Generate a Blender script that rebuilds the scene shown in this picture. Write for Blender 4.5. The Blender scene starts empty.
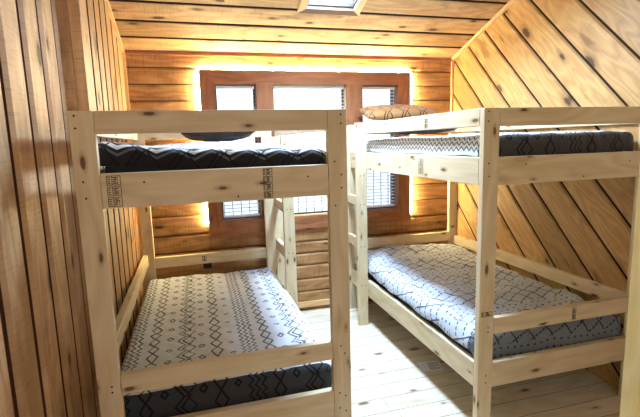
import bpy, bmesh, math, random
from mathutils import Vector, Matrix, noise
random.seed(7)
SC = bpy.context.scene
COL = SC.collection

# ------------------------------------------------------------------ camera
F_PX = 443.83
CAM_H = 1.5902
FWD = Vector((0.26353889, 0.95304389, -0.14917977))
RGT = Vector((0.96233932, -0.27043975, -0.02766543))
UP = Vector((0.06671051, 0.13627064, 0.988423))
cd = bpy.data.cameras.new('camera'); cam = bpy.data.objects.new('camera', cd); COL.objects.link(cam)
m = Matrix((RGT, UP, -FWD)).transposed().to_4x4(); m.translation = Vector((0, 0, CAM_H))
cam.matrix_world = m
cd.sensor_width = 36; cd.sensor_fit = 'HORIZONTAL'; cd.lens = F_PX * 36 / 640; cd.clip_start = .02
SC.camera = cam

# ------------------------------------------------------------------ light
w = bpy.data.worlds.new('daylight'); SC.world = w; w.use_nodes = True
bg = w.node_tree.nodes['Background']; bg.inputs[0].default_value = (.72, .86, 1, 1); bg.inputs[1].default_value = 2.4

def area(name, loc, direction, sx, sy, power, col, portal=False):
    l = bpy.data.lights.new(name, 'AREA'); l.shape = 'RECTANGLE'; l.size = sx; l.size_y = sy
    l.energy = power; l.color = col
    if portal: l.cycles.is_portal = True
    o = bpy.data.objects.new(name, l); COL.objects.link(o); o.location = loc
    o.rotation_euler = Vector(direction).to_track_quat('-Z', 'Y').to_euler()
    return o
YB = 3.949; XL = -.502; XR = 2.47; ZC = 2.348; CS = .349
SKY_N = Vector((0, -CS, -1)).normalized()
area('window_daylight', (1.04, 4.13, 1.5), (0, -1, 0), 1.75, 1.2, 1, (1, 1, 1), True)
area('skylight_daylight', (1.0375, 3.00, 2.755), SKY_N, .36, .62, 170, (.52, .74, 1))
area('front_fill_light', (0.7, -2.12, 1.9), (0.05, 1, -.08), 2.2, 1.6, 24, (1, .95, .87))  # added fill behind the camera for the bed fronts; no window there
area('overhead_fill_light', (1.3, -.2, 3.42), (0, .25, -1), 1.0, 1.0, 2.5, (1, .90, .76))  # weak unseen fill added overhead, no fixture
SC.view_settings.view_transform = 'Standard'; SC.view_settings.look = 'None'
SC.view_settings.exposure = 0.13; SC.view_settings.gamma = 1; SC.view_settings.use_curve_mapping = False

# ------------------------------------------------------------------ node helpers
def srgb(r, g, b):
    f = lambda c: (c / 255 / 12.92) if c / 255 <= .04045 else ((c / 255 + .055) / 1.055) ** 2.4
    return (f(r), f(g), f(b), 1)

class NT:
    def __init__(s, name):
        s.m = bpy.data.materials.new(name); s.m.use_nodes = True; s.t = s.m.node_tree
        s.b = s.t.nodes['Principled BSDF']
    def n(s, kind, **kw):
        x = s.t.nodes.new(kind)
        for k, v in kw.items(): setattr(x, k, v)
        return x
    def put(s, sock, v):
        if hasattr(v, 'is_output'): s.t.links.new(v, sock)
        else: sock.default_value = v
    def M(s, op, a, b=None, c=None):
        x = s.n('ShaderNodeMath', operation=op); s.put(x.inputs[0], a)
        if b is not None: s.put(x.inputs[1], b)
        if c is not None: s.put(x.inputs[2], c)
        return x.outputs[0]
    def mix(s, f, a, b, mode='MIX'):
        x = s.n('ShaderNodeMix', data_type='RGBA', blend_type=mode)
        s.put(x.inputs[0], f); s.put(x.inputs[6], a); s.put(x.inputs[7], b); return x.outputs[2]
    def ramp(s, f, lo, hi):
        x = s.n('ShaderNodeMapRange'); s.put(x.inputs[0], f); x.inputs[1].default_value = lo; x.inputs[2].default_value = hi
        return x.outputs[0]
    def vec(s, x, y, z=0.0):
        c = s.n('ShaderNodeCombineXYZ'); s.put(c.inputs[0], x); s.put(c.inputs[1], y); s.put(c.inputs[2], z); return c.outputs[0]
    def noise(s, v, scale=1, detail=3, rough=.55):
        x = s.n('ShaderNodeTexNoise'); s.put(x.inputs['Vector'], v); x.inputs['Scale'].default_value = scale
        x.inputs['Detail'].default_value = detail; x.inputs['Roughness'].default_value = rough; return x.outputs['Fac']
    def uv(s):
        u = s.n('ShaderNodeUVMap', uv_map='UVMap'); sp = s.n('ShaderNodeSeparateXYZ'); s.t.links.new(u.outputs[0], sp.inputs[0])
        return sp.outputs[0], sp.outputs[1]
    def bump(s, h, strength, dist=.01):
        x = s.n('ShaderNodeBump'); s.put(x.inputs['Height'], h); x.inputs['Strength'].default_value = strength
        x.inputs['Distance'].default_value = dist; s.t.links.new(x.outputs[0], s.b.inputs['Normal'])

def wood(name, light, mid, dark, contrast=.6, knots=.3, bump=.3, rough=.6, var=.25, saw=0.0, ring=7.0, kd=(3.6, 9.0)):
    """timber: u runs along the grain, v across it; 'tone' tells boards apart"""
    t = NT(name); u, v = t.uv()
    at = t.n('ShaderNodeAttribute', attribute_name='tone'); tone = at.outputs['Fac']
    oi = t.n('ShaderNodeObjectInfo').outputs['Random']
    off = t.M('ADD', t.M('MULTIPLY', tone, 37.0), t.M('MULTIPLY', oi, 91.0))
    wob = t.noise(t.vec(t.M('MULTIPLY', u, 1.1), t.M('MULTIPLY', v, 5.0), off), 1, 2)
    rings = t.M('FRACT', t.M('MULTIPLY', wob, ring))
    rings = t.M('PINGPONG', t.M('MULTIPLY', rings, 2.0), 1.0)
    fine = t.noise(t.vec(t.M('MULTIPLY', u, 3.0), t.M('MULTIPLY', v, 90.0), off), 1, 4, .65)
    blot = t.noise(t.vec(t.M('MULTIPLY', u, 2.0), t.M('MULTIPLY', v, 6.0), t.M('ADD', off, 5.0)), 1, 3)
    f = t.M('ADD', t.M('MULTIPLY', rings, .30), t.M('ADD', t.M('MULTIPLY', fine, .40), t.M('MULTIPLY', blot, .40)))
    f = t.ramp(f, .55 - .35 * contrast - .05, .55 + .35 * contrast + .05)
    c = t.mix(f, mid, light)
    blot2 = t.ramp(blot, .38, .30)
    c = t.mix(t.M('MULTIPLY', blot2, contrast * .55), c, dark)
    # knots
    vo = t.n('ShaderNodeTexVoronoi', voronoi_dimensions='2D'); vo.inputs['Scale'].default_value = 1
    t.put(vo.inputs['Vector'], t.vec(t.M('ADD', t.M('MULTIPLY', u, kd[0]), off), t.M('MULTIPLY', v, kd[1])))
    sp = t.n('ShaderNodeSeparateColor'); t.t.links.new(vo.outputs['Color'], sp.inputs[0])
    gate = t.M('LESS_THAN', sp.outputs[0], knots)
    dd = t.M('ADD', vo.outputs['Distance'], t.M('ADD', t.M('MULTIPLY', t.M('SUBTRACT', fine, .5), .16), t.M('MULTIPLY', t.M('SUBTRACT', sp.outputs[1], .5), .10)))
    halo = t.M('MULTIPLY', gate, t.ramp(dd, .26, .05)); core = t.M('MULTIPLY', gate, t.ramp(dd, .11, .07))
    c = t.mix(t.M('MULTIPLY', halo, .6), c, dark)
    c = t.mix(t.M('MULTIPLY', core, .8), c, (dark[0] * .35, dark[1] * .3, dark[2] * .3, 1))
    h = t.M('ADD', t.M('MULTIPLY', fine, .6), t.M('MULTIPLY', rings, .3))
    if saw:
        s1 = t.noise(t.vec(t.M('MULTIPLY', u, 120.0), t.M('MULTIPLY', v, 7.0), off), 1, 2)
        h = t.M('ADD', h, t.M('MULTIPLY', s1, saw))
        c = t.mix(t.M('MULTIPLY', t.ramp(s1, .45, .30), saw * .5), c, dark)
    br = t.M('ADD', 1 - var / 2, t.M('MULTIPLY', t.M('FRACT', t.M('ADD', t.M('MULTIPLY', tone, 7.31), oi)), var))
    hs = t.n('ShaderNodeHueSaturation'); t.put(hs.inputs['Value'], br); t.put(hs.inputs['Color'], c); c = hs.outputs[0]
    t.put(t.b.inputs['Base Color'], c); t.b.inputs['Roughness'].default_value = rough
    t.b.inputs['Specular IOR Level'].default_value = .3
    t.bump(h, bump, .004)
    return t.m

def plain(name, col, rough=.6, metal=0, emit=None, estr=0, spec=.4):
    t = NT(name); u = t.n('ShaderNodeTexCoord').outputs['Object']
    f = t.noise(u, 22, 3); t.put(t.b.inputs['Base Color'], t.mix(t.M('MULTIPLY', f, .25), col, (col[0] * .7, col[1] * .7, col[2] * .7, 1)))
    t.b.inputs['Roughness'].default_value = rough; t.b.inputs['Metallic'].default_value = metal
    t.b.inputs['Specular IOR Level'].default_value = spec
    if emit: t.b.inputs['Emission Color'].default_value = emit; t.b.inputs['Emission Strength'].default_value = estr
    return t.m

M_PINE = wood('white_pine_lumber', srgb(232, 216, 184), srgb(212, 190, 150), srgb(144, 100, 60), .55, .26, .15, .55, .10, kd=(5.5, 15.0))
M_WALL = wood('rough_cedar_left_wall', srgb(218, 180, 136), srgb(164, 120, 82), srgb(66, 38, 22), .95, .22, .6, .5, .42, .4, kd=(3.0, 5.0))
M_DIAG = wood('cedar_diagonal_boards', srgb(208, 170, 112), srgb(156, 114, 68), srgb(72, 44, 26), .95, .26, .5, .45, .45, .2, 11, kd=(2.3, 5.0))
M_BACK = wood('cedar_back_wall', srgb(194, 150, 100), srgb(144, 98, 60), srgb(74, 44, 26), .6, .16, .6, .6, .18, .8)
M_CEIL = wood('cedar_ceiling', srgb(196, 160, 112), srgb(132, 96, 62), srgb(60, 38, 24), .95, .3, .6, .6, .40, .5)
M_FLOOR = wood('pine_floor', srgb(238, 228, 208), srgb(222, 206, 178), srgb(160, 122, 86), .4, .22, .1, .42, .12)
M_CASE = wood('stained_window_casing', srgb(172, 116, 78), srgb(136, 86, 56), srgb(84, 48, 30), .5, .12, .4, .5, .12, .4)
M_TRIM = wood('light_trim', srgb(232, 196, 146), srgb(214, 172, 118), srgb(160, 110, 66), .4, .1, .2, .5, .1)
M_JAMB = wood('pale_door_trim', srgb(244, 222, 158), srgb(236, 206, 136), srgb(214, 172, 104), .3, .05, .1, .5, .05)
M_GAP = plain('dark_groove_shade', srgb(46, 26, 14), .9)  # gap and backing colour, dark enough to hold the shade between boards
M_GAP2 = plain('brown_groove_shade', srgb(92, 58, 36), .9)  # lighter brown for the near left wall, recess shade in the colour
M_DARKW = wood('dark_brown_sash', srgb(88, 56, 38), srgb(66, 40, 26), srgb(38, 22, 14), .5, .0, .2, .5, .1)
M_SCREW = plain('screw_steel', srgb(48, 38, 32), .5, .3)
M_INK = plain('stamp_ink', srgb(58, 44, 34), .8)
M_BLACK = plain('black_plastic', srgb(22, 20, 20), .45)
M_WHITE = plain('white_blind', srgb(246, 247, 250), .5)
sl = NT('white_blind_slat'); sl.b.inputs['Base Color'].default_value = srgb(246, 247, 250)
tl = sl.n('ShaderNodeBsdfTranslucent'); tl.inputs[0].default_value = (.80, .84, .9, 1); sm = sl.n('ShaderNodeMixShader'); sm.inputs[0].default_value = .30
sl.t.links.new(sl.b.outputs[0], sm.inputs[1]); sl.t.links.new(tl.outputs[0], sm.inputs[2]); sl.t.links.new(sm.outputs[0], sl.t.nodes['Material Output'].inputs[0]); M_SLAT = sl.m
M_CORD = plain('blind_cord', srgb(226, 224, 220), .8)
M_MATT = plain('mattress_ticking', srgb(70, 72, 80), .9)
M_PAPER = plain('white_paper', srgb(244, 246, 252), .8)
M_PRINT = plain('print_ink', srgb(120, 122, 160), .8)
M_LED = plain('led_glow', srgb(255, 224, 160), .5, 0, (1, .83, .42, 1), 380)
M_TAPE = plain('led_tape', srgb(240, 236, 224), .5)
M_RAIL = plain('galvanised_rail', srgb(150, 156, 162), .5, .4)
M_SNOW = plain('snowy_ground', srgb(236, 240, 246), .9)
g = NT('window_glass'); tr = g.n('ShaderNodeBsdfTransparent'); gl = g.n('ShaderNodeBsdfGlossy'); gl.inputs['Roughness'].default_value = .02
mx = g.n('ShaderNodeMixShader'); mx.inputs[0].default_value = .05
g.t.links.new(tr.outputs[0], mx.inputs[1]); g.t.links.new(gl.outputs[0], mx.inputs[2])
g.t.links.new(mx.outputs[0], g.t.nodes['Material Output'].inputs[0]); M_GLASS = g.m

def fabric(name, base, line, foot=None, foot_line=None, foot_at=None, style='columns', light_line=None, zag=.0, shift=0.0):
    """woven cover; u across the bed, v along it, both in metres; below v = foot_at the cloth takes the darker foot colour"""
    t = NT(name); u, v0 = t.uv(); u = t.M('ADD', u, shift); v = t.M('MULTIPLY', v0, .85)
    lt = lambda a, b: t.M('LESS_THAN', a, b)
    ab = lambda a: t.M('ABSOLUTE', a)
    def tri(x, per): return t.M('DIVIDE', t.M('PINGPONG', x, per / 2), per / 2)
    def mx_(*a):
        r = a[0]
        for x in a[1:]: r = t.M('MAXIMUM', r, x)
        return r
    if style == 'columns':
        U = t.M('WRAP', t.M('MULTIPLY', u, .82), .50, 0.0)
        def zig(u0, amp, per, wd, ph=0.0):
            z = t.M('MULTIPLY', tri(t.M('ADD', v, ph), per), amp)
            return lt(ab(t.M('SUBTRACT', t.M('SUBTRACT', U, u0), z)), wd)
        def small(u0, per, r, wd):
            dv = t.M('SUBTRACT', t.M('WRAP', v, per, 0.0), per / 2)
            d = t.M('ADD', ab(t.M('SUBTRACT', U, u0)), t.M('MULTIPLY', ab(dv), .8))
            return lt(ab(t.M('SUBTRACT', d, r)), wd)
        ln = mx_(zig(.015, .018, .040, .0045), zig(.040, .018, .040, .0045), zig(.065, .018, .040, .0045),
                 zig(.115, .045, .15, .0045), zig(.160, -.045, .15, .0045),
                 small(.205, .12, .013, .0045),
                 zig(.240, .035, .085, .005), zig(.262, .035, .085, .005), zig(.318, -.035, .085, .004),
                 small(.345, .12, .013, .0045),
                 zig(.385, .050, .17, .0045), zig(.435, -.050, .17, .0045),
                 small(.475, .12, .011, .004))
    elif style == 'dashed':
        cell = .26
        V = t.M('WRAP', v, .34, 0.0)
        a = t.M('ADD', t.M('MULTIPLY', u, 1.0), t.M('MULTIPLY', v, .55)); b = t.M('SUBTRACT', v, t.M('MULTIPLY', u, .45))
        band = lt(ab(t.M('SUBTRACT', V, .13)), .120)
        l1 = lt(ab(t.M('SUBTRACT', t.M('WRAP', a, .12, 0.0), .06)), .0055)
        l2 = lt(ab(t.M('SUBTRACT', t.M('WRAP', b, .060, 0.0), .02)), .0048)
        dash = lt(t.M('WRAP', u, .026, 0.0), .018); dash2 = lt(t.M('WRAP', v, .030, 0.0), .022)
        skip = 1.0
        ln1 = t.M('MULTIPLY', band, mx_(l1, t.M('MULTIPLY', t.M('MULTIPLY', l2, dash), skip)))
        dv = t.M('SUBTRACT', t.M('WRAP', t.M('SUBTRACT', V, .0), .035, 0.0), .017)
        dotr = t.M('MULTIPLY', lt(ab(dv), .005), lt(t.M('WRAP', u, .045, 0.0), .014))
        ln = mx_(ln1, t.M('MULTIPLY', t.M('SUBTRACT', 1.0, band), dotr))
    else:  # big lattice of diamonds
        z = t.M('MULTIPLY', tri(v, .12), .05)
        U = t.M('WRAP', u, .16, 0.0)
        ln = mx_(lt(ab(t.M('SUBTRACT', t.M('SUBTRACT', U, .02), z)), .0055), lt(ab(t.M('SUBTRACT', t.M('SUBTRACT', U, .045), z)), .0045),
                 lt(ab(t.M('ADD', t.M('SUBTRACT', U, .15), z)), .005))
    wv = t.noise(t.vec(t.M('MULTIPLY', u, 260.0), t.M('MULTIPLY', v, 260.0), 0.0), 1, 2)
    big = t.noise(t.vec(t.M('MULTIPLY', u, 7.0), t.M('MULTIPLY', v, 7.0), 2.0), 1, 3)
    bs = t.mix(t.M('MULTIPLY', wv, .22), base, (base[0] * .6, base[1] * .6, base[2] * .62, 1))
    lc = line
    if foot is not None:
        k = lt(t.M('SUBTRACT', v0, t.M('MULTIPLY', t.M('PINGPONG', u, .075), zag)), foot_at)
        bs = t.mix(k, bs, foot); lc = t.mix(k, line, foot_line)
        if light_line:
            zz = t.M('SUBTRACT', t.M('SUBTRACT', v0, t.M('MULTIPLY', t.M('PINGPONG', u, .075), zag)), foot_at)
            q = mx_(lt(ab(t.M('ADD', zz, .022)), .006), lt(ab(t.M('SUBTRACT', zz, .045)), .006))
            q2 = mx_(lt(ab(t.M('SUBTRACT', zz, .030)), .008), lt(ab(t.M('SUBTRACT', zz, .062)), .008))
            bs = t.mix(q2, bs, foot); bs = t.mix(q, bs, light_line)
    c = t.mix(t.M('MULTIPLY', ln, .9), bs, lc)
    t.put(t.b.inputs['Base Color'], c); t.b.inputs['Roughness'].default_value = .9
    t.b.inputs['Specular IOR Level'].default_value = .15
    t.b.inputs['Sheen Weight'].default_value = .15
    t.bump(t.M('ADD', t.M('MULTIPLY', wv, .15), big), .8, .03)
    return t.m

# ------------------------------------------------------------------ mesh helpers
class MB:
    def __init__(s): s.v = []; s.f = []; s.uv = []; s.tone = []; s.mi = []
    def face(s, pts, uvs, tone=0.0, mi=0):
        i = len(s.v); s.v += [tuple(p) for p in pts]; s.f.append(list(range(i, i + len(pts)))); s.uv.append(uvs); s.tone.append(tone); s.mi.append(mi)
    def prism(s, front, back, uf, tone=0.0, mi=0, sideuv=None):
        """front/back: matching loops of 3D points, front counter-clockwise seen from outside; uf: uv per point"""
        n = len(front)
        s.face(front, uf, tone, mi); s.face(back[::-1], uf[::-1], tone, mi)
        for i in range(n):
            j = (i + 1) % n
            d = .02
            s.face([front[i], back[i], back[j], front[j]], [uf[i], (uf[i][0], uf[i][1] + d), (uf[j][0], uf[j][1] + d), uf[j]], tone, mi)
    def box(s, lo, hi, grain=0, tone=None, mi=0):
        tone = random.random() if tone is None else tone
        o = random.random() * 3
        for ax in range(3):
            a, b = [(1, 2), (2, 0), (0, 1)][ax]
            for sg in (0, 1):
                pts = []
                for (p, q) in ((0, 0), (1, 0), (1, 1), (0, 1)):
                    P = [0, 0, 0]; P[ax] = (lo, hi)[sg][ax]; P[a] = (lo, hi)[p][a]; P[b] = (lo, hi)[q][b]; pts.append(P)
                if sg == 0: pts.reverse()
                if grain == ax: uvs = [(o + P[a] * .2, P[b]) for P in pts]
                else:
                    c = a if b == grain else b
                    uvs = [(o + P[grain], P[c] + ax * 1.7 + sg * .9) for P in pts]
                s.face(pts, uvs, tone, mi)
    def build(s, name, mats, parent=None, weld=True, bevel=0, smooth=False):
        me = bpy.data.meshes.new(name); me.from_pydata(s.v, [], s.f)
        uvl = me.uv_layers.new(name='UVMap'); k = 0
        for fu in s.uv:
            for q in fu: uvl.data[k].uv = q; k += 1
        at = me.attributes.new('tone', 'FLOAT', 'CORNER'); k = 0
        for f, tn in zip(s.f, s.tone):
            for _ in f: at.data[k].value = tn; k += 1
        for q in (mats if isinstance(mats, (list, tuple)) else [mats]): me.materials.append(q)
        for p, mi in zip(me.polygons, s.mi): p.material_index = mi; p.use_smooth = smooth
        if weld:
            bm = bmesh.new(); bm.from_mesh(me); bmesh.ops.remove_doubles(bm, verts=bm.verts, dist=1e-5)
            bmesh.ops.recalc_face_normals(bm, faces=bm.faces); bm.to_mesh(me); bm.free()
        o = bpy.data.objects.new(name, me); COL.objects.link(o)
        if parent: o.parent = parent
        if bevel:
            b = o.modifiers.new('edge', 'BEVEL'); b.width = bevel; b.segments = 2; b.limit_method = 'ANGLE'; b.angle_limit = .8
        return o

def empty(name, loc, label=None, cat=None, group=None, rz=0, kind=None):
    o = bpy.data.objects.new(name, None); COL.objects.link(o); o.location = loc; o.rotation_euler = (0, 0, rz)
    o.empty_display_size = .1
    return tag(o, label, cat, group, kind)
def tag(o, label=None, cat=None, group=None, kind=None):
    if label: o['label'] = label
    if cat: o['category'] = cat
    if group: o['group'] = group
    if kind: o['kind'] = kind
    return o
def clip(poly, nrm, d, keep_greater=True):
    """half-plane clip of a convex 2D polygon: keep nrm.p >= d (or <= d)"""
    out = []; sg = 1 if keep_greater else -1
    val = lambda p: sg * (nrm[0] * p[0] + nrm[1] * p[1] - d)
    for i in range(len(poly)):
        a, b = poly[i], poly[(i + 1) % len(poly)]; va, vb = val(a), val(b)
        if va >= 0: out.append(a)
        if (va > 0 and vb < 0) or (va < 0 and vb > 0):
            t = va / (va - vb); out.append((a[0] + (b[0] - a[0]) * t, a[1] + (b[1] - a[1]) * t))
    return out
def planks(mb, poly, mapf, nrm, cuts, gap, depth, inner=.006, seed=0, ends=0):
    """cover a convex polygon with boards between the cut values along nrm; each board proud of the dark backing"""
    L = math.hypot(*nrm); n = (nrm[0] / L, nrm[1] / L); al = (-n[1], n[0])
    for k in range(len(cuts) - 1):
        a, b = cuts[k] + gap / 2, cuts[k + 1] - gap / 2
        strips = [poly]
        if ends:
            us = [al[0] * p[0] + al[1] * p[1] for p in poly]; r = random.Random(seed * 100 + k)
            x = min(us) - r.random() * ends; strips = []
            while x < max(us):
                x2 = x + ends * (.6 + .8 * r.random())
                strips.append(clip(clip(poly, al, x + .001), al, x2 - .001, False)); x = x2
        for si, pl in enumerate(strips):
            if len(pl) < 3: continue
            q = clip(clip(pl, n, a), n, b, False)
            if len(q) < 3: continue
            tone = (math.sin((k + 1) * 12.9898 + seed * 78.233 + si * 3.7) * 43758.5453) % 1.0
            cx = (a + b) / 2
            def squeeze(p, e):
                c = n[0] * p[0] + n[1] * p[1]; h = (b - a) / 2
                c2 = cx + (c - cx) * (h - e) / h
                return (p[0] + n[0] * (c2 - c), p[1] + n[1] * (c2 - c))
            qi = [squeeze(p, inner) for p in q]
            uvf = [(al[0] * p[0] + al[1] * p[1], n[0] * p[0] + n[1] * p[1]) for p in q]
            F = [mapf(p[0], p[1], 0) for p in qi]; S = [mapf(p[0], p[1], inner * .7) for p in q]; B = [mapf(p[0], p[1], depth) for p in q]
            mb.face(F, uvf, tone)
            for i in range(len(q)):
                j = (i + 1) % len(q)
                mb.face([F[i], S[i], S[j], F[j]], [uvf[i], uvf[i], uvf[j], uvf[j]], tone)
                mb.face([S[i], B[i], B[j], S[j]], [uvf[i], uvf[i], uvf[j], uvf[j]], tone, 1)  # board sides take the gap colour: groove shade painted in
def slab(mb, poly, mapf, d0, d1, mi=1, tone=0.0):
    F = [mapf(p[0], p[1], d0) for p in poly]; B = [mapf(p[0], p[1], d1) for p in poly]
    mb.prism(F, B, [(p[0], p[1]) for p in poly], tone, mi)
def rng(a, b, st):
    r = []; x = a
    while x < b: r.append(x); x += st
    return r
def structure(mb, name, mats): return tag(mb.build(name, mats, weld=False), kind='structure')

# ------------------------------------------------------------------ the room
YF = -2.2; YR = .5; ZR = ZC + CS * (YB - YR)      # front wall, where the slope ends, upper ceiling height
ceil_z = lambda y: ZC + CS * (YB - max(y, YR))
# floor: boards run across the room
mb = MB(); T = lambda x, y, d: (x, y, -d)
fp = [(-.75, YF), (XR + .1, YF), (XR + .1, YB + .1), (-.75, YB + .1)]
planks(mb, fp, T, (0, 1), rng(YF - .05, YB + .2, .140), .003, .018, .001, 3, 2.0)
slab(mb, fp, T, .006, .12, 1)
structure(mb, 'floor', [M_FLOOR, M_GAP])
# left wall (further part) upright boards, then the recessed nearer part
YC = 2.565; XN = -.602
mb = MB(); T = lambda y, z, d: (XL - d, y, z)
poly = [(YC, 0), (YB + .02, 0), (YB + .02, ceil_z(YB)), (YC, ceil_z(YC))]
planks(mb, poly, T, (1, 0), [2.545, 2.755, 2.948, 3.122, 3.318, 3.53, 3.735, 3.97], .040, .030, .003, 1)
slab(mb, poly, T, .026, .16, 1)
for a, b in ((XN - .03, XN + .047), (XN + .049, XL - .001)):
    mb.box((a, YC - .012, 0), (b, YC + .01, ceil_z(YC)), 2)
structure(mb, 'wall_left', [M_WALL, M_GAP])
mb = MB(); T = lambda y, z, d: (XN - d, y, z)
for a, b, top in ((YF, YR, None), (YR, YC, None)):
    poly = [(a, 0), (b, 0), (b, ceil_z(b)), (a, ceil_z(a))]
    planks(mb, poly, T, (1, 0), [2.49 - .236 * k for k in range(-1, 21)][::-1], .046, .030, .018, 2)
    slab(mb, poly, T, .022, .16, 1)
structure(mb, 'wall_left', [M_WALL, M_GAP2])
# right wall: diagonal boards falling towards the camera
mb = MB(); T = lambda y, z, d: (XR + d, y, z)
cuts = [c / math.sqrt(2) for c in [-6 + .0 + k * .3165 + .013 for k in range(0, 40)]]
for a, b in ((YF, YR), (YR, YB + .02)):
    poly = [(a, 0), (b, 0), (b, ceil_z(b)), (a, ceil_z(a))]
    planks(mb, poly, T, (1, -1), cuts, .015, .026, .012, 4)
    slab(mb, poly, T, .012, .16, 1)
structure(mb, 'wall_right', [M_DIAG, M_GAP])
# back wall with the three window openings
WX = [(.199, .546), (.694, 1.367), (1.520, 1.877)]; WZ0, WZ1 = .917, 2.093
mb = MB(); T = lambda x, z, d: (x, YB + d, z)
zc = [-.02, .045, .185, .308, .44, .555, .667, .82, .988, 1.143, 1.298, 1.430, 1.562, 1.695, 1.827, 1.956, 2.089, 2.221, 2.36]
x0, x1 = XL - .1, XR + .1
regs = [[(x0, 0), (WX[0][0], 0), (WX[0][0], ZC), (x0, ZC)], [(WX[2][1], 0), (x1, 0), (x1, ZC), (WX[2][1], ZC)],
        [(WX[0][0], 0), (WX[2][1], 0), (WX[2][1], WZ0), (WX[0][0], WZ0)], [(WX[0][0], WZ1), (WX[2][1], WZ1), (WX[2][1], ZC), (WX[0][0], ZC)]]
for r in regs:
    planks(mb, r, T, (0, 1), zc, .006, .022, .016, 5); slab(mb, r, T, .012, .16, 1)
for a, b in ((WX[0][1], WX[1][0]), (WX[1][1], WX[2][0])):
    mb.box((a, YB, WZ0), (b, YB + .16, WZ1), 2, .5, 1)
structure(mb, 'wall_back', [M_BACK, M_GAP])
# ceiling: sloping boards with a skylight hole, then a level part over the camera
nl = math.hypot(1, CS); sd = (0, -1 / nl, CS / nl)           # unit vector up the slope
T = lambda x, s, d: (x, YB + sd[1] * s, ZC + sd[2] * s + d)
S = lambda y: (YB - y) * nl
SKX = (.853, 1.222); SKS = (S(3.305), S(2.66)); s_end = S(YR)
mb = MB(); cc = [-.19] + [k * .2075 - .0 for k in range(0, 19)]
cc = [0.0, .19, .40, .62] + [.62 + .215 * k for k in range(1, 16)]
for r in ([(x0, 0), (SKX[0], 0), (SKX[0], s_end), (x0, s_end)], [(SKX[1], 0), (x1, 0), (x1, s_end), (SKX[1], s_end)],
          [(SKX[0], 0), (SKX[1], 0), (SKX[1], SKS[0]), (SKX[0], SKS[0])], [(SKX[0], SKS[1]), (SKX[1], SKS[1]), (SKX[1], s_end), (SKX[0], s_end)]):
    planks(mb, r, T, (0, 1), cc, .024, .026, .005, 6); slab(mb, r, T, .020, .20, 1)
T2 = lambda x, y, d: (x, y, ZR + d)
r = [(x0, YF), (x1, YF), (x1, YR), (x0, YR)]
planks(mb, r, T2, (0, 1), rng(YF - .1, YR + .2, .215), .016, .022, .004, 7); slab(mb, r, T2, .014, .20, 1)
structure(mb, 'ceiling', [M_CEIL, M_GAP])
# wall behind the camera
mb = MB(); T = lambda x, z, d: (x, YF - d, z)
r = [(x0, 0), (x1, 0), (x1, ZR), (x0, ZR)]
planks(mb, r, T, (0, 1), rng(-.02, ZR, .16), .014, .022, .008, 8); slab(mb, r, T, .014, .16, 1)
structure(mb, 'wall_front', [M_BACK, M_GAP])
# trims
def trim(name, boxes, mat=M_TRIM):
    mb = MB()
    for lo, hi, gr in boxes: mb.box(lo, hi, gr)
    return tag(mb.build(name, mat), kind='structure')
trim('trim_1', [((XL, YB - .022, 0), (XL + .024, YB, ZC), 2)])
trim('trim_2', [((XR - .020, YB - .022, 0), (XR, YB, ZC), 2)], M_TRIM)
trim('trim_3', [((XL + .024, YB - .022, ZC - .028), (XR - .02, YB, ZC + .004), 0)], M_CASE)
def slope_trim(name, xa, xb):
    mb = MB(); s1 = S(YR)
    pts = [(YB, ZC), (YB, ZC - .028), (YR, ceil_z(YR) - .028), (YR, ceil_z(YR))]
    F = [(xa, y, z) for y, z in pts]; B = [(xb, y, z) for y, z in pts]
    mb.prism(F, B, [(y, z) for y, z in pts], .4)
    return tag(mb.build(name, M_TRIM), kind='structure')
slope_trim('trim_4', XL, XL + .022); slope_trim('trim_5', XR - .024, XR)
trim('baseboard_back', [((XL + .03, YB - .03, .040), (XR - .03, YB - .002, .090), 0)], M_TRIM)
trim('trim_6', [((1.372, 1.040, 0), (1.470, 1.100, 3.26), 2)], M_JAMB)
# skylight casing, shaft and pane
sk = empty('window_4', (0, 0, 0), kind='structure')
def slope_pt(x, s, d): return (x, YB + sd[1] * s, ZC + sd[2] * s + d)
mb = MB(); xa, xb = SKX; sa, sb = SKS
o_ = .055
for quad, gr in (([(xa - o_, sa - o_), (xb + o_, sa - o_), (xb, sa), (xa, sa)], 0), ([(xb + o_, sa - o_), (xb + o_, sb + o_), (xb, sb), (xb, sa)], 1),
                 ([(xb + o_, sb + o_), (xa - o_, sb + o_), (xa, sb), (xb, sb)], 0), ([(xa - o_, sb + o_), (xa - o_, sa - o_), (xa, sa), (xa, sb)], 1)):
    mb.prism([slope_pt(x, s, -.024) for x, s in quad], [slope_pt(x, s, 0) for x, s in quad], [((x, s), (s, x))[gr] for x, s in quad], random.random(), 1 if quad[0][1] < sa and quad[1][1] < sa else 0)
cs_o = mb.build('casing', [M_TRIM, M_DARKW], sk)
mb = MB()
for (p, q) in (((xa, sa), (xb, sa)), ((xb, sa), (xb, sb)), ((xb, sb), (xa, sb)), ((xa, sb), (xa, sa))):
    cx, cs_ = (xa + xb) / 2, (sa + sb) / 2; k = .012
    ins = lambda P: (P[0] + (k if P[0] < cx else -k), P[1] + (k if P[1] < cs_ else -k))
    quad = [slope_pt(*p, 0), slope_pt(*q, 0), slope_pt(*q, .022), slope_pt(*p, .022)]
    quad2 = [slope_pt(*ins(p), 0), slope_pt(*ins(q), 0), slope_pt(*ins(q), .022), slope_pt(*ins(p), .022)]
    mb.prism(quad, quad2, [(0, 0), (.5, 0), (.5, .2), (0, .2)], random.random())
mb.build('shaft_lining', M_BLACK, sk)
mb = MB(); mb.prism([slope_pt(*P, .024) for P in ((xa, sa), (xb, sa), (xb, sb), (xa, sb))], [slope_pt(*P, .028) for P in ((xa, sa), (xb, sa), (xb, sb), (xa, sb))], [(0, 0), (1, 0), (1, 1), (0, 1)])
mb.build('pane', M_GLASS, sk)
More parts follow.
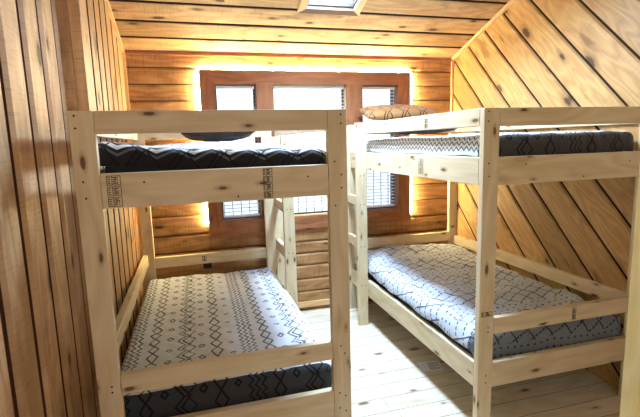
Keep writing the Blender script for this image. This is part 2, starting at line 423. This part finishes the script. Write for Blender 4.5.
# window casing with mitred corners, one for all three windows
mb = MB(); cx0, cx1, cz0, cz1 = .077, 2.007, .800, 2.208; yo, yi = YB - .030, YB + .002
def frame_piece(mb, quad, grain, tone, y0=yo, y1=yi):
    F = [(x, y0, z) for x, z in quad]; B = [(x, y1, z) for x, z in quad]
    mb.prism(F, B, [((x, z) if grain == 0 else (z, x)) for x, z in quad], tone)
ix0, ix1, iz0, iz1 = WX[0][0], WX[2][1], WZ0, WZ1
frame_piece(mb, [(cx0, cz0), (cx1, cz0), (ix1, iz0), (ix0, iz0)], 0, .1)
frame_piece(mb, [(cx1, cz0), (cx1, cz1), (ix1, iz1), (ix1, iz0)], 1, .3)
frame_piece(mb, [(cx1, cz1), (cx0, cz1), (ix0, iz1), (ix1, iz1)], 0, .5)
frame_piece(mb, [(cx0, cz1), (cx0, cz0), (ix0, iz0), (ix0, iz1)], 1, .8)
for a, b in ((WX[0][1], WX[1][0]), (WX[1][1], WX[2][0])):
    frame_piece(mb, [(a, iz0), (b, iz0), (b, iz1), (a, iz1)], 1, random.random())
tag(mb.build('trim_7', M_CASE), kind='structure')
for i, (a, b) in enumerate(WX):
    wn = empty('window_%d' % (i + 1), (0, 0, 0), kind='structure')
    mb = MB(); k = .016; y0, y1 = YB + .055, YB + .10
    for lo, hi, gr in (((a, y0, WZ0), (a + k, y1, WZ1), 2), ((b - k, y0, WZ0), (b, y1, WZ1), 2), ((a + k, y0, WZ0), (b - k, y1, WZ0 + k), 0), ((a + k, y0, WZ1 - k), (b - k, y1, WZ1), 0)):
        mb.box(lo, hi, gr)
    mb.build('window_frame', M_DARKW, wn)
    mb = MB()
    for lo, hi, gr in (((a - .004, YB - .001, WZ0), (a + .004, y0, WZ1), 2), ((b - .004, YB - .001, WZ0), (b + .004, y0, WZ1), 2), ((a + .004, YB, WZ0 - .004), (b - .004, y0, WZ0 + .006), 0), ((a + .004, YB, WZ1 - .006), (b - .004, y0, WZ1 + .004), 0)):
        mb.box(lo, hi, gr)
    mb.build('jamb_lining', M_TRIM if i == 1 else M_CASE, wn)
    mb = MB(); mb.box((a + k, YB + .078, WZ0 + k), (b - k, YB + .082, WZ1 - k), 0); mb.build('pane', M_GLASS, wn)
# outside: snowy ground and a deck railing that shows through the blinds
mb = MB(); mb.box((-12, 4.3, -1.2), (16, 30, -.3), 0); tag(mb.build('ground', M_SNOW), kind='structure')

# ------------------------------------------------------------------ light strip round the casing
led = empty('light_strip', (1.04, YB - .014, cz1), 'glowing warm white LED strip running around the window casing', 'light strip')
def led_run(p0, p1, axis):
    mb = MB(); L = p1 - p0; n = int(L / .042)
    tp = MB()
    for i in range(n):
        c = p0 + (i + .5) * L / n; h = .0165
        if axis == 'x': mb.box((c - h - 1.04, -.006, .003), (c + h - 1.04, .006, .010), 0)
        elif axis == 'l': mb.box((cx0 - .010 - 1.04, -.006, c - h - cz1), (cx0 - .003 - 1.04, .006, c + h - cz1), 2)
        else: mb.box((cx1 + .003 - 1.04, -.006, c - h - cz1), (cx1 + .010 - 1.04, .006, c + h - cz1), 2)
    if axis == 'x': tp.box((p0 - 1.04, -.007, .0), (p1 - 1.04, .007, .003), 0)
    elif axis == 'l': tp.box((cx0 - .003 - 1.04, -.007, p0 - cz1), (cx0 - 1.04, .007, p1 - cz1), 2)
    else: tp.box((cx1 - 1.04, -.007, p0 - cz1), (cx1 + .003 - 1.04, .007, p1 - cz1), 2)
    t = tp.build('backing_tape', M_TAPE, led); tag(mb.build('glowing_run', M_LED, t), 'row of warm glowing LEDs')
led_run(cx0, cx1, 'x'); led_run(.90, cz1, 'l'); led_run(.86, cz1, 'r')

# ------------------------------------------------------------------ blinds
names = ['narrow left-hand window', 'wide middle window', 'narrow right-hand window']
for i, (a, b) in enumerate(WX):
    z_b = .985 if i == 1 else .94
    bl = empty('window_blind', ((a + b) / 2, YB + .030, WZ1 - .012), 'white slatted venetian blind lowered in the ' + names[i], 'blind', 'venetian blinds in the back wall windows')
    hw = (b - a) / 2 - .012
    mb = MB(); mb.box((-hw, -.016, -.022), (hw, .016, 0), 0); mb.build('head_rail', M_WHITE, bl)
    mb = MB(); z = -.050; zb = z_b - (WZ1 - .012)
    while z > zb + .02:
        mb.prism([(-hw, -.0115, z - .0035), (hw, -.0115, z - .0035), (hw, .0115, z + .0035), (-hw, .0115, z + .0035)],
                 [(-hw, -.0115, z - .0043), (hw, -.0115, z - .0043), (hw, .0115, z + .0027), (-hw, .0115, z + .0027)], [(0, 0), (1, 0), (1, 1), (0, 1)])
        z -= .0315
    mb.build('slats', M_SLAT, bl)
    mb = MB(); mb.box((-hw, -.012, zb), (hw, .012, zb + .012), 0); mb.build('bottom_rail', M_WHITE, bl)
    for cxx in ([-hw * .7, hw * .7] if i != 1 else [-hw * .85, 0, hw * .85]):
        mb = MB(); mb.box((cxx - .0012, -.0145, zb), (cxx + .0012, -.0125, -.02), 2); mb.build('ladder_cord', M_CORD, bl)
    mb = MB(); mb.box((hw * .9 - .002, -.022, zb * .72), (hw * .9 + .002, -.018, -.02), 2); mb.build('pull_cord', M_CORD, bl)
rl = empty('deck_railing', (1.0, 5.2, -.3), 'grey deck railing with thin balusters outside behind the blinds', 'railing')
for k in range(34):
    mb = MB(); x = -1.6 + k * .098; mb.box((x, -.006, .08), (x + .012, .006, 1.55), 2); mb.build('baluster', M_RAIL, rl)
for z in (.05, 1.55):
    mb = MB(); mb.box((-1.7, -.02, z), (1.8, .02, z + .04), 0); mb.build('rail', M_RAIL, rl)
mb = MB(); mb.box((-1.7, -.03, 0), (-1.63, .03, 1.62), 2); mb.build('post', M_RAIL, rl)
mb = MB(); mb.box((1.73, -.03, 0), (1.8, .03, 1.62), 2); mb.build('post', M_RAIL, rl)

# ------------------------------------------------------------------ bunk beds
W_, L_ = 1.1149, 1.9737; G = .089; R6 = .140; TH = .038
ZT, Z2, ZLG, ZLR = 1.7306, 1.4887, .6456, .397
def board(name, lo, hi, grain, parent, mat=None):
    return_ = MB(); return_.box(lo, hi, grain); return return_.build(name, mat or M_PINE, parent, bevel=.0035)
def screw(parent, p, axis=1, sgn=-1):
    mb = MB(); r = .0042; n = 8; ring = []
    a, b = [(1, 2), (0, 2), (0, 1)][axis]
    for d in (0, sgn * .0012):
        q = []
        for i in range(n):
            P = list(p); P[axis] += d; P[a] += r * math.cos(i * math.tau / n); P[b] += r * math.sin(i * math.tau / n); q.append(tuple(P))
        ring.append(q)
    mb.prism(ring[1], ring[0], [(0, 0)] * n); return mb.build('screw', M_SCREW, parent)
def stamp(parent, x, z, y, w, h, cells=3, axis=1, xf=0):
    """inked lumber grade stamp: boxed rows of small marks on a face whose outside is -y (axis 1) or -x (axis 0)"""
    mb = MB(); r = random.Random(int(x * 1000) + cells)
    def bar(a0, a1, b0, b1):
        if axis == 1: mb.box((a0, y - .0006, b0), (a1, y, b1), 0)
        else: mb.box((xf - .0006, a0, b0), (xf, a1, b1), 0)
    ch = h / cells; t = .0022
    for c in range(cells):
        z0 = z + c * ch + .002; z1 = z + (c + 1) * ch - .003
        xs = [x, x + w * .38, x + w]
        for q in xs: bar(q, q + t, z0, z1)
        bar(x, x + w, z0, z0 + t); bar(x, x + w, z1 - t, z1)
        for k in range(4):
            zz = z0 + (z1 - z0) * (k + .8) / 5
            bar(x + w * .08, x + w * (.2 + .1 * r.random()), zz, zz + .003)
            bar(x + w * .46, x + w * (.6 + .3 * r.random()), zz, zz + .0035)
        bar(x + w * .62, x + w * .66, z0 + ch * .2, z1 - ch * .2); bar(x + w * .80, x + w * .83, z0 + ch * .15, z1 - ch * .3)
    return tag(mb.build('grade_stamp', M_INK, parent), 'dark inked lumber grade stamp')
def bunk(x, y, rz, label, wall_side, guard_top, lad_top):
    """wall_side: -1 when the wall is on the bed's -x side, +1 on its +x side"""
    t = empty('bunk_bed', (x, y, 0), label, 'bunk bed', 'pine bunk beds', rz)
    P = {}
    for nm, px, py in (('fl', 0, 0), ('fr', W_ - G, 0), ('rl', 0, L_ - TH), ('rr', W_ - G, L_ - TH)):
        P[nm] = board('corner_post', (px, py, 0), (px + G, py + TH, ZT), 2, t)
    for py in (0, L_ - TH):
        for nm, z0, z1 in (('end_guard_rail', ZT - G, ZT), ('end_rail', Z2 - R6, Z2), ('end_guard_rail', ZLG - G, ZLG), ('end_rail', ZLR - R6, ZLR)):
            if py > 0 and z0 < .6 and z0 > .5: z0, z1 = z0 + .022, z1 + .022
            P[(nm, py > 0, z1 > 1)] = board(nm, (G + .0008, py + .0005, z0), (W_ - G - .0008, py + TH - .0005, z1), 0, t)
    ws = 0 if wall_side < 0 else W_ - TH; os_ = W_ - TH if wall_side < 0 else 0
    ya, yb = TH + .0008, L_ - TH - .0008
    for xx, side in ((ws, 'w'), (os_, 'o')):
        P['su' + side] = board('side_rail', (xx, ya, Z2 - R6), (xx + TH, yb, Z2), 1, t)
        P['gu' + side] = board('side_guard_rail', (xx, ya, ZT - G), (xx + TH, yb if side == 'w' else 1.54 + TH, ZT), 1, t)
        P['sl' + side] = board('side_rail', (xx, ya, ZLR - R6), (xx + TH, yb, ZLR), 1, t)
    P['gl'] = board('side_guard_rail', (ws, ya, guard_top - G), (ws + TH, yb, guard_top), 1, t)
    # ladder on the open side, near the back
    ux0 = W_ + .0008 if wall_side < 0 else -G - .0008
    U = board('ladder_upright', (ux0, 1.54, 0), (ux0 + G, 1.54 + TH, lad_top), 2, t); P['up'] = U
    board('ladder_upright', (ux0, L_ - TH, 0), (ux0 + G, L_, lad_top), 2, t)
    rx0 = W_ + .0012 if wall_side < 0 else -TH - .0012
    for z0, z1 in ((1.036, 1.110), (.655, .742)):
        board('ladder_rung', (rx0, 1.54 + TH + .0008, z0), (rx0 + TH, L_ - TH - .0008, z1), 1, t)
    for dz in (Z2 - R6, ZLR - R6):
        for k in range(11):
            yy = .12 + k * .168
            board('bed_slat', (TH + .0005, yy, dz + .045), (W_ - TH - .0005, yy + .075, dz + .064), 0, t)
    for nm, pts in (('fl', [(.022, 1.712), (.022, 1.665), (.03, 1.46), (.034, 1.395), (.055, .60), (.055, .575), (.05, .33), (.05, .29)]),
                    ('fr', [(W_ - .028, 1.706), (W_ - .028, 1.668), (W_ - .06, 1.50), (W_ - .03, 1.44), (W_ - .03, 1.38), (W_ - .06, 1.30), (W_ - .05, .62), (W_ - .03, .58), (W_ - .06, .38), (W_ - .03, .36), (W_ - .06, .30), (W_ - .03, .28)])):
        for sx, sz in pts: screw(P[nm], (sx, 0, sz))
    for sz in (1.60, 1.30, 1.06, .70, .36):
        screw(U, (ux0 + .03, 1.54, sz)); screw(U, (ux0 + .062, 1.54, sz))
    for k, (sx, sz) in enumerate(((.25, .03), (.62, .05), (.93, .02))):
        screw(P[('end_rail', False, True)], (sx, 0, Z2 - .07 + sz * (-1) ** k))
    return t, P
BL = (-.4529, 1.9008); BR = (1.3659, 1.8960)
bedL, PL = bunk(BL[0], BL[1], .0076, 'pine bunk bed at left against the upright wall boards, nearest the camera', -1, .700, 1.643)
bedR, PR = bunk(BR[0], BR[1], .0032, 'pine bunk bed at right against the diagonal wall boards', 1, .632, ZT)
stamp(PL[('end_rail', False, True)], .112, Z2 - .134, 0, .050, .128, 3)
stamp(PL[('end_rail', False, True)], .730, Z2 - .136, 0, .038, .132, 4)
stamp(PL[('end_guard_rail', True, False)], .47, ZLG - .045, L_ - TH, .035, .05, 2)
stamp(PR['fl'], .012, .660, 0, .062, .030, 1)
stamp(PR[('end_guard_rail', False, False)], .60, ZLG - .080, 0, .024, .070, 2)
stamp(PR['guo'], .55, ZT - .080, 0, .040, .06, 2, 0, 0)
stamp(PR['suo'], .60, Z2 - .12, 0, .060, .10, 2, 0, 0)
stamp(PR['rr'], W_ - G + .02, .70, L_ - TH, .04, .03, 1)

# ------------------------------------------------------------------ bedding
def loft_mattress(bed, x0, x1, y0, y1, z0, z1, label):
    bm = bmesh.new()
    vs = bmesh.ops.create_cube(bm, size=1)['verts']
    for v in vs: v.co = ((x0 + x1) / 2 + v.co.x * (x1 - x0), (y0 + y1) / 2 + v.co.y * (y1 - y0), (z0 + z1) / 2 + v.co.z * (z1 - z0))
    bmesh.ops.bevel(bm, geom=list(bm.edges), offset=.022, segments=4, affect='EDGES')
    me = bpy.data.meshes.new('mattress'); bm.to_mesh(me); bm.free(); me.materials.append(M_MATT)
    for p in me.polygons: p.use_smooth = True
    o = bpy.data.objects.new('mattress', me); COL.objects.link(o)
    base = Vector(((x0 + x1) / 2, (y0 + y1) / 2, z0)); me.transform(Matrix.Translation(-base)); o.location = base + Vector((bed[0], bed[1], 0))
    return tag(o, label, 'mattress', 'bunk mattresses')
def comforter(bed, x0, x1, y0, y1, ztop, drops, mat, label, seed, amp=.010, hump=None, rad=.035, thick=.012, tuck=.0, wave=.0):
    """cloth laid over the mattress: flat top, rounded edge, hanging sides; drops = (left, right, foot, head) lengths"""
    dl, dr, df, dh = drops; st = .022
    us = [x0 - dl + i * (x1 + dr - x0 + dl) / round((x1 + dr - x0 + dl) / st) for i in range(round((x1 + dr - x0 + dl) / st) + 1)]
    vs = [y0 - df + i * (y1 + dh - y0 + df) / round((y1 + dh - y0 + df) / st) for i in range(round((y1 + dh - y0 + df) / st) + 1)]
    verts = []; uvs = []
    maxd = {(-1): dl, 1: dr}
    for v in vs:
        for u in us:
            ex = min(0, u - x0) + max(0, u - x1); ey = min(0, v - y0) + max(0, v - y1)
            e = math.hypot(ex, ey); bx, by = min(max(u, x0), x1), min(max(v, y0), y1)
            lim = max(dl if ex < 0 else dr if ex > 0 else 0, df if ey < 0 else dh if ey > 0 else 0)
            e2 = min(e, lim) if e else 0
            if e > 0:
                q = rad * math.pi / 2
                if e2 < q: a = e2 / rad; outw = rad * math.sin(a); dn = rad * (1 - math.cos(a))
                else: outw = rad; dn = rad + e2 - q
                dx, dy = ex / e, ey / e
            else: outw = dn = 0; dx = dy = 0
            n1 = noise.noise(Vector((u * 5 + seed, v * 5, seed))) * .8 + noise.noise(Vector((u * 13, v * 9 + seed, 1.7))) * .45 + noise.noise(Vector((u * 30, v * 26, seed * 2.1))) * .16 - abs(noise.noise(Vector((u * 9 + v * 5, v * 10 - u * 4, seed * 3.3)))) * 1.3 + .25
            z = ztop - dn; k = n1 * amp
            if hump:
                for hx, hy, sx, sy, hh in hump: z += hh * math.exp(-((u - hx) / sx) ** 2 - ((v - hy) / sy) ** 2)
            lo = max(0.0, min(1.0, 1 - dn / .05))
            fall = 1 - lo
            P = [bx + dx * (outw + fall * (k * .5 - .002)), by + dy * (outw + fall * (k * .5 - .002)), z + k * lo + wave * fall * noise.noise(Vector((u * 6, v * 6, 9.0 + seed)))]
            verts.append(tuple(P)); uvs.append((u, v))
    nu = len(us); faces = []
    for j in range(len(vs) - 1):
        for i in range(nu - 1): faces.append((j * nu + i, j * nu + i + 1, (j + 1) * nu + i + 1, (j + 1) * nu + i))
    me = bpy.data.meshes.new('comforter'); me.from_pydata(verts, [], faces)
    ul = me.uv_layers.new(name='UVMap')
    for lp in me.loops: ul.data[lp.index].uv = uvs[lp.vertex_index]
    me.materials.append(mat)
    for p in me.polygons: p.use_smooth = True
    o = bpy.data.objects.new('comforter', me); COL.objects.link(o)
    base = Vector(((x0 + x1) / 2, (y0 + y1) / 2, ztop - .05)); me.transform(Matrix.Translation(-base)); o.location = base + Vector((bed[0], bed[1], 0))
    s = o.modifiers.new('thickness', 'SOLIDIFY'); s.thickness = thick; s.offset = -1
    ss = o.modifiers.new('smooth', 'SUBSURF'); ss.levels = 0; ss.render_levels = 1
    return tag(o, label, 'comforter', 'patterned comforters')
def pillow(loc, sx, sy, sz, rot, mat, label, seed):
    n = 26; verts = []; faces = []; uvs = []
    for side in (1, -1):
        for j in range(n + 1):
            for i in range(n + 1):
                a, b = i / n * 2 - 1, j / n * 2 - 1
                pin = 1 - .10 * (a * a * b * b) ** .5 * 0
                x = a * sx / 2 * (1 - .07 * (1 - abs(b) ** 3) * abs(a) ** 4); y = b * sy / 2 * (1 - .07 * (1 - abs(a) ** 3) * abs(b) ** 4)
                h = (max(0, 1 - abs(a) ** 2.6) * max(0, 1 - abs(b) ** 2.6)) ** .5
                z = side * sz / 2 * h + .007 * noise.noise(Vector((x * 14 + seed, y * 14, side))) * (h > 0)
                verts.append((x, y, z)); uvs.append((x + sx, y + sy))
    N = n + 1
    for s_ in (0, 1):
        for j in range(n):
            for i in range(n):
                q = [s_ * N * N + j * N + i, s_ * N * N + j * N + i + 1, s_ * N * N + (j + 1) * N + i + 1, s_ * N * N + (j + 1) * N + i]
                faces.append(q if s_ == 0 else q[::-1])
    me = bpy.data.meshes.new('pillow'); me.from_pydata(verts, [], faces)
    ul = me.uv_layers.new(name='UVMap')
    for lp in me.loops: ul.data[lp.index].uv = uvs[lp.vertex_index]
    bm = bmesh.new(); bm.from_mesh(me); bmesh.ops.remove_doubles(bm, verts=bm.verts, dist=1e-5); bm.to_mesh(me); bm.free()
    for p in me.polygons: p.use_smooth = True
    me.materials.append(mat); o = bpy.data.objects.new('pillow', me); COL.objects.link(o); o.location = loc; o.rotation_euler = rot
    ss = o.modifiers.new('smooth', 'SUBSURF'); ss.levels = 0; ss.render_levels = 1
    return tag(o, label, 'pillow')
WHT = srgb(224, 229, 240); BLK = srgb(34, 34, 40)
F_LL = fabric('comforter_lower_left', WHT, BLK, srgb(66, 68, 74), srgb(22, 22, 26), .100)
F_LU = fabric('comforter_upper_left', WHT, BLK, srgb(40, 38, 42), srgb(24, 24, 28), .062, 'plainish', srgb(92, 98, 112), zag=.55)
F_RL = fabric('comforter_lower_right', srgb(208, 213, 226), srgb(52, 50, 62), srgb(126, 134, 146), srgb(44, 46, 56), .105, 'dashed')
F_RU = fabric('comforter_upper_right', WHT, BLK, srgb(74, 72, 76), srgb(22, 22, 26), .095, shift=.045)
F_PR = fabric('pillow_tan', srgb(158, 114, 70), srgb(58, 30, 18), style='lattice')
F_PL = fabric('pillow_dark', srgb(58, 44, 34), srgb(34, 24, 18), style='lattice')
low = dict(z=.332)
def bedding(bed, z0, z1, lab):
    return loft_mattress(bed, .090, 1.020, .105, 1.895, z0, z1, lab)
bedding(BL, .323, .462, 'dark mattress on the lower bunk of the left bed under a white zigzag comforter')
comforter(BL, .056, 1.005, .115, 1.885, .502, (.094, .13, .19, .09), F_LL, 'white comforter with black zigzag columns on the lower bunk of the left bed', 1.3, .014, rad=.045)
bedding(BL, 1.413, 1.540, 'dark mattress on the upper bunk of the left bed behind the stamped rail')
comforter(BL, .100, 1.015, .110, 1.89, 1.566, (.10, .10, .115, .08), F_LU, 'white comforter with charcoal drop and grey diamonds on the upper bunk of the left bed', 4.1, .010,
          [(.05, .15, .30, .4, .045), (.5, 1.6, .5, .4, .045), (1.0, .1, .1, .2, -.012)], rad=.045)
bedding(BR, .323, .455, 'dark mattress on the lower bunk of the right bed under rumpled bedding')
comforter(BR, .066, 1.005, .115, 1.890, .520, (.125, .13, .19, .09), F_RL, 'rumpled pale comforter with dashed dark lattice on the lower bunk of the right bed', 8.7, .026,
          [(.5, 1.75, .6, .30, .085), (.2, .9, .2, .5, .02), (.8, .5, .3, .3, .02), (.15, .25, .15, .2, .03)], rad=.060, wave=.022)
bedding(BR, 1.413, 1.560, 'dark mattress on the upper bunk of the right bed under the zigzag comforter')
comforter(BR, .085, 1.015, .110, 1.89, 1.600, (.140, .12, .140, .09), F_RU, 'white comforter with black zigzags and charcoal drop on the upper bunk of the right bed', 6.2, .012,
          [(.5, .4, .5, .3, .012)], rad=.045, wave=.012)
pillow((1.93, 3.60, 1.684), .62, .38, .11, (0, 0, math.radians(3)), F_PL, 'dark brown pillow lying under the tan pillow on the upper right bunk', 3)
pillow((1.77, 3.68, 1.822), .72, .34, .12, (math.radians(16), 0, math.radians(-4)), F_PR, 'tan pillow with dark zigzags at the head of the upper right bunk', 1)
pillow((.185, 3.62, 1.688), .58, .36, .15, (0, 0, .02), F_PL, 'dark brown pillow at the head of the upper left bunk', 2)

# ------------------------------------------------------------------ small things
pa = MB(); c = [(1.462, 2.738), (1.612, 2.692), (1.560, 2.530), (1.412, 2.560)]
c = [(1.4445, 2.705), (1.596, 2.672), (1.560, 2.545), (1.4075, 2.575)]
base = Vector((1.50, 2.62, .0006))
def pp(u, v, z):
    a = Vector(c[3]).lerp(Vector(c[2]), u); b = Vector(c[0]).lerp(Vector(c[1]), u); q = a.lerp(b, v); return (q.x - base.x, q.y - base.y, z)
pa.prism([pp(0, 0, .0012), pp(1, 0, .0012), pp(1, 1, .0012), pp(0, 1, .0012)], [pp(0, 0, 0), pp(1, 0, 0), pp(1, 1, 0), pp(0, 1, 0)], [(0, 0), (1, 0), (1, 1), (0, 1)])
paper = pa.build('paper_sheet', M_PAPER); paper.location = base
tag(paper, 'small printed white paper lying on the pine floor beside the right bed', 'paper')
pr = MB()
for k in range(9):
    v = .12 + k * .088; u1 = .92 if k % 3 else .7
    pr.prism([pp(.40, v, .0016), pp(u1, v, .0016), pp(u1, v + .03, .0016), pp(.40, v + .03, .0016)], [pp(.40, v, .0012), pp(u1, v, .0012), pp(u1, v + .03, .0012), pp(.40, v + .03, .0012)], [(0, 0), (1, 0), (1, 1), (0, 1)])
pr.build('printed_lines', M_PRINT, paper)
mb = MB(); mb.box((-.035, -.022, -.025), (.035, 0, .025), 0)
out = mb.build('outlet_box', M_BLACK, bevel=.004); out.location = (.045, YB, .535)
tag(out, 'small black outlet box low on the back wall behind the left bed', 'outlet')
mb = MB(); mb.box((-.012, -.034, -.014), (.012, -.0222, .014), 0); mb.build('plug', M_BLACK, out, bevel=.002)
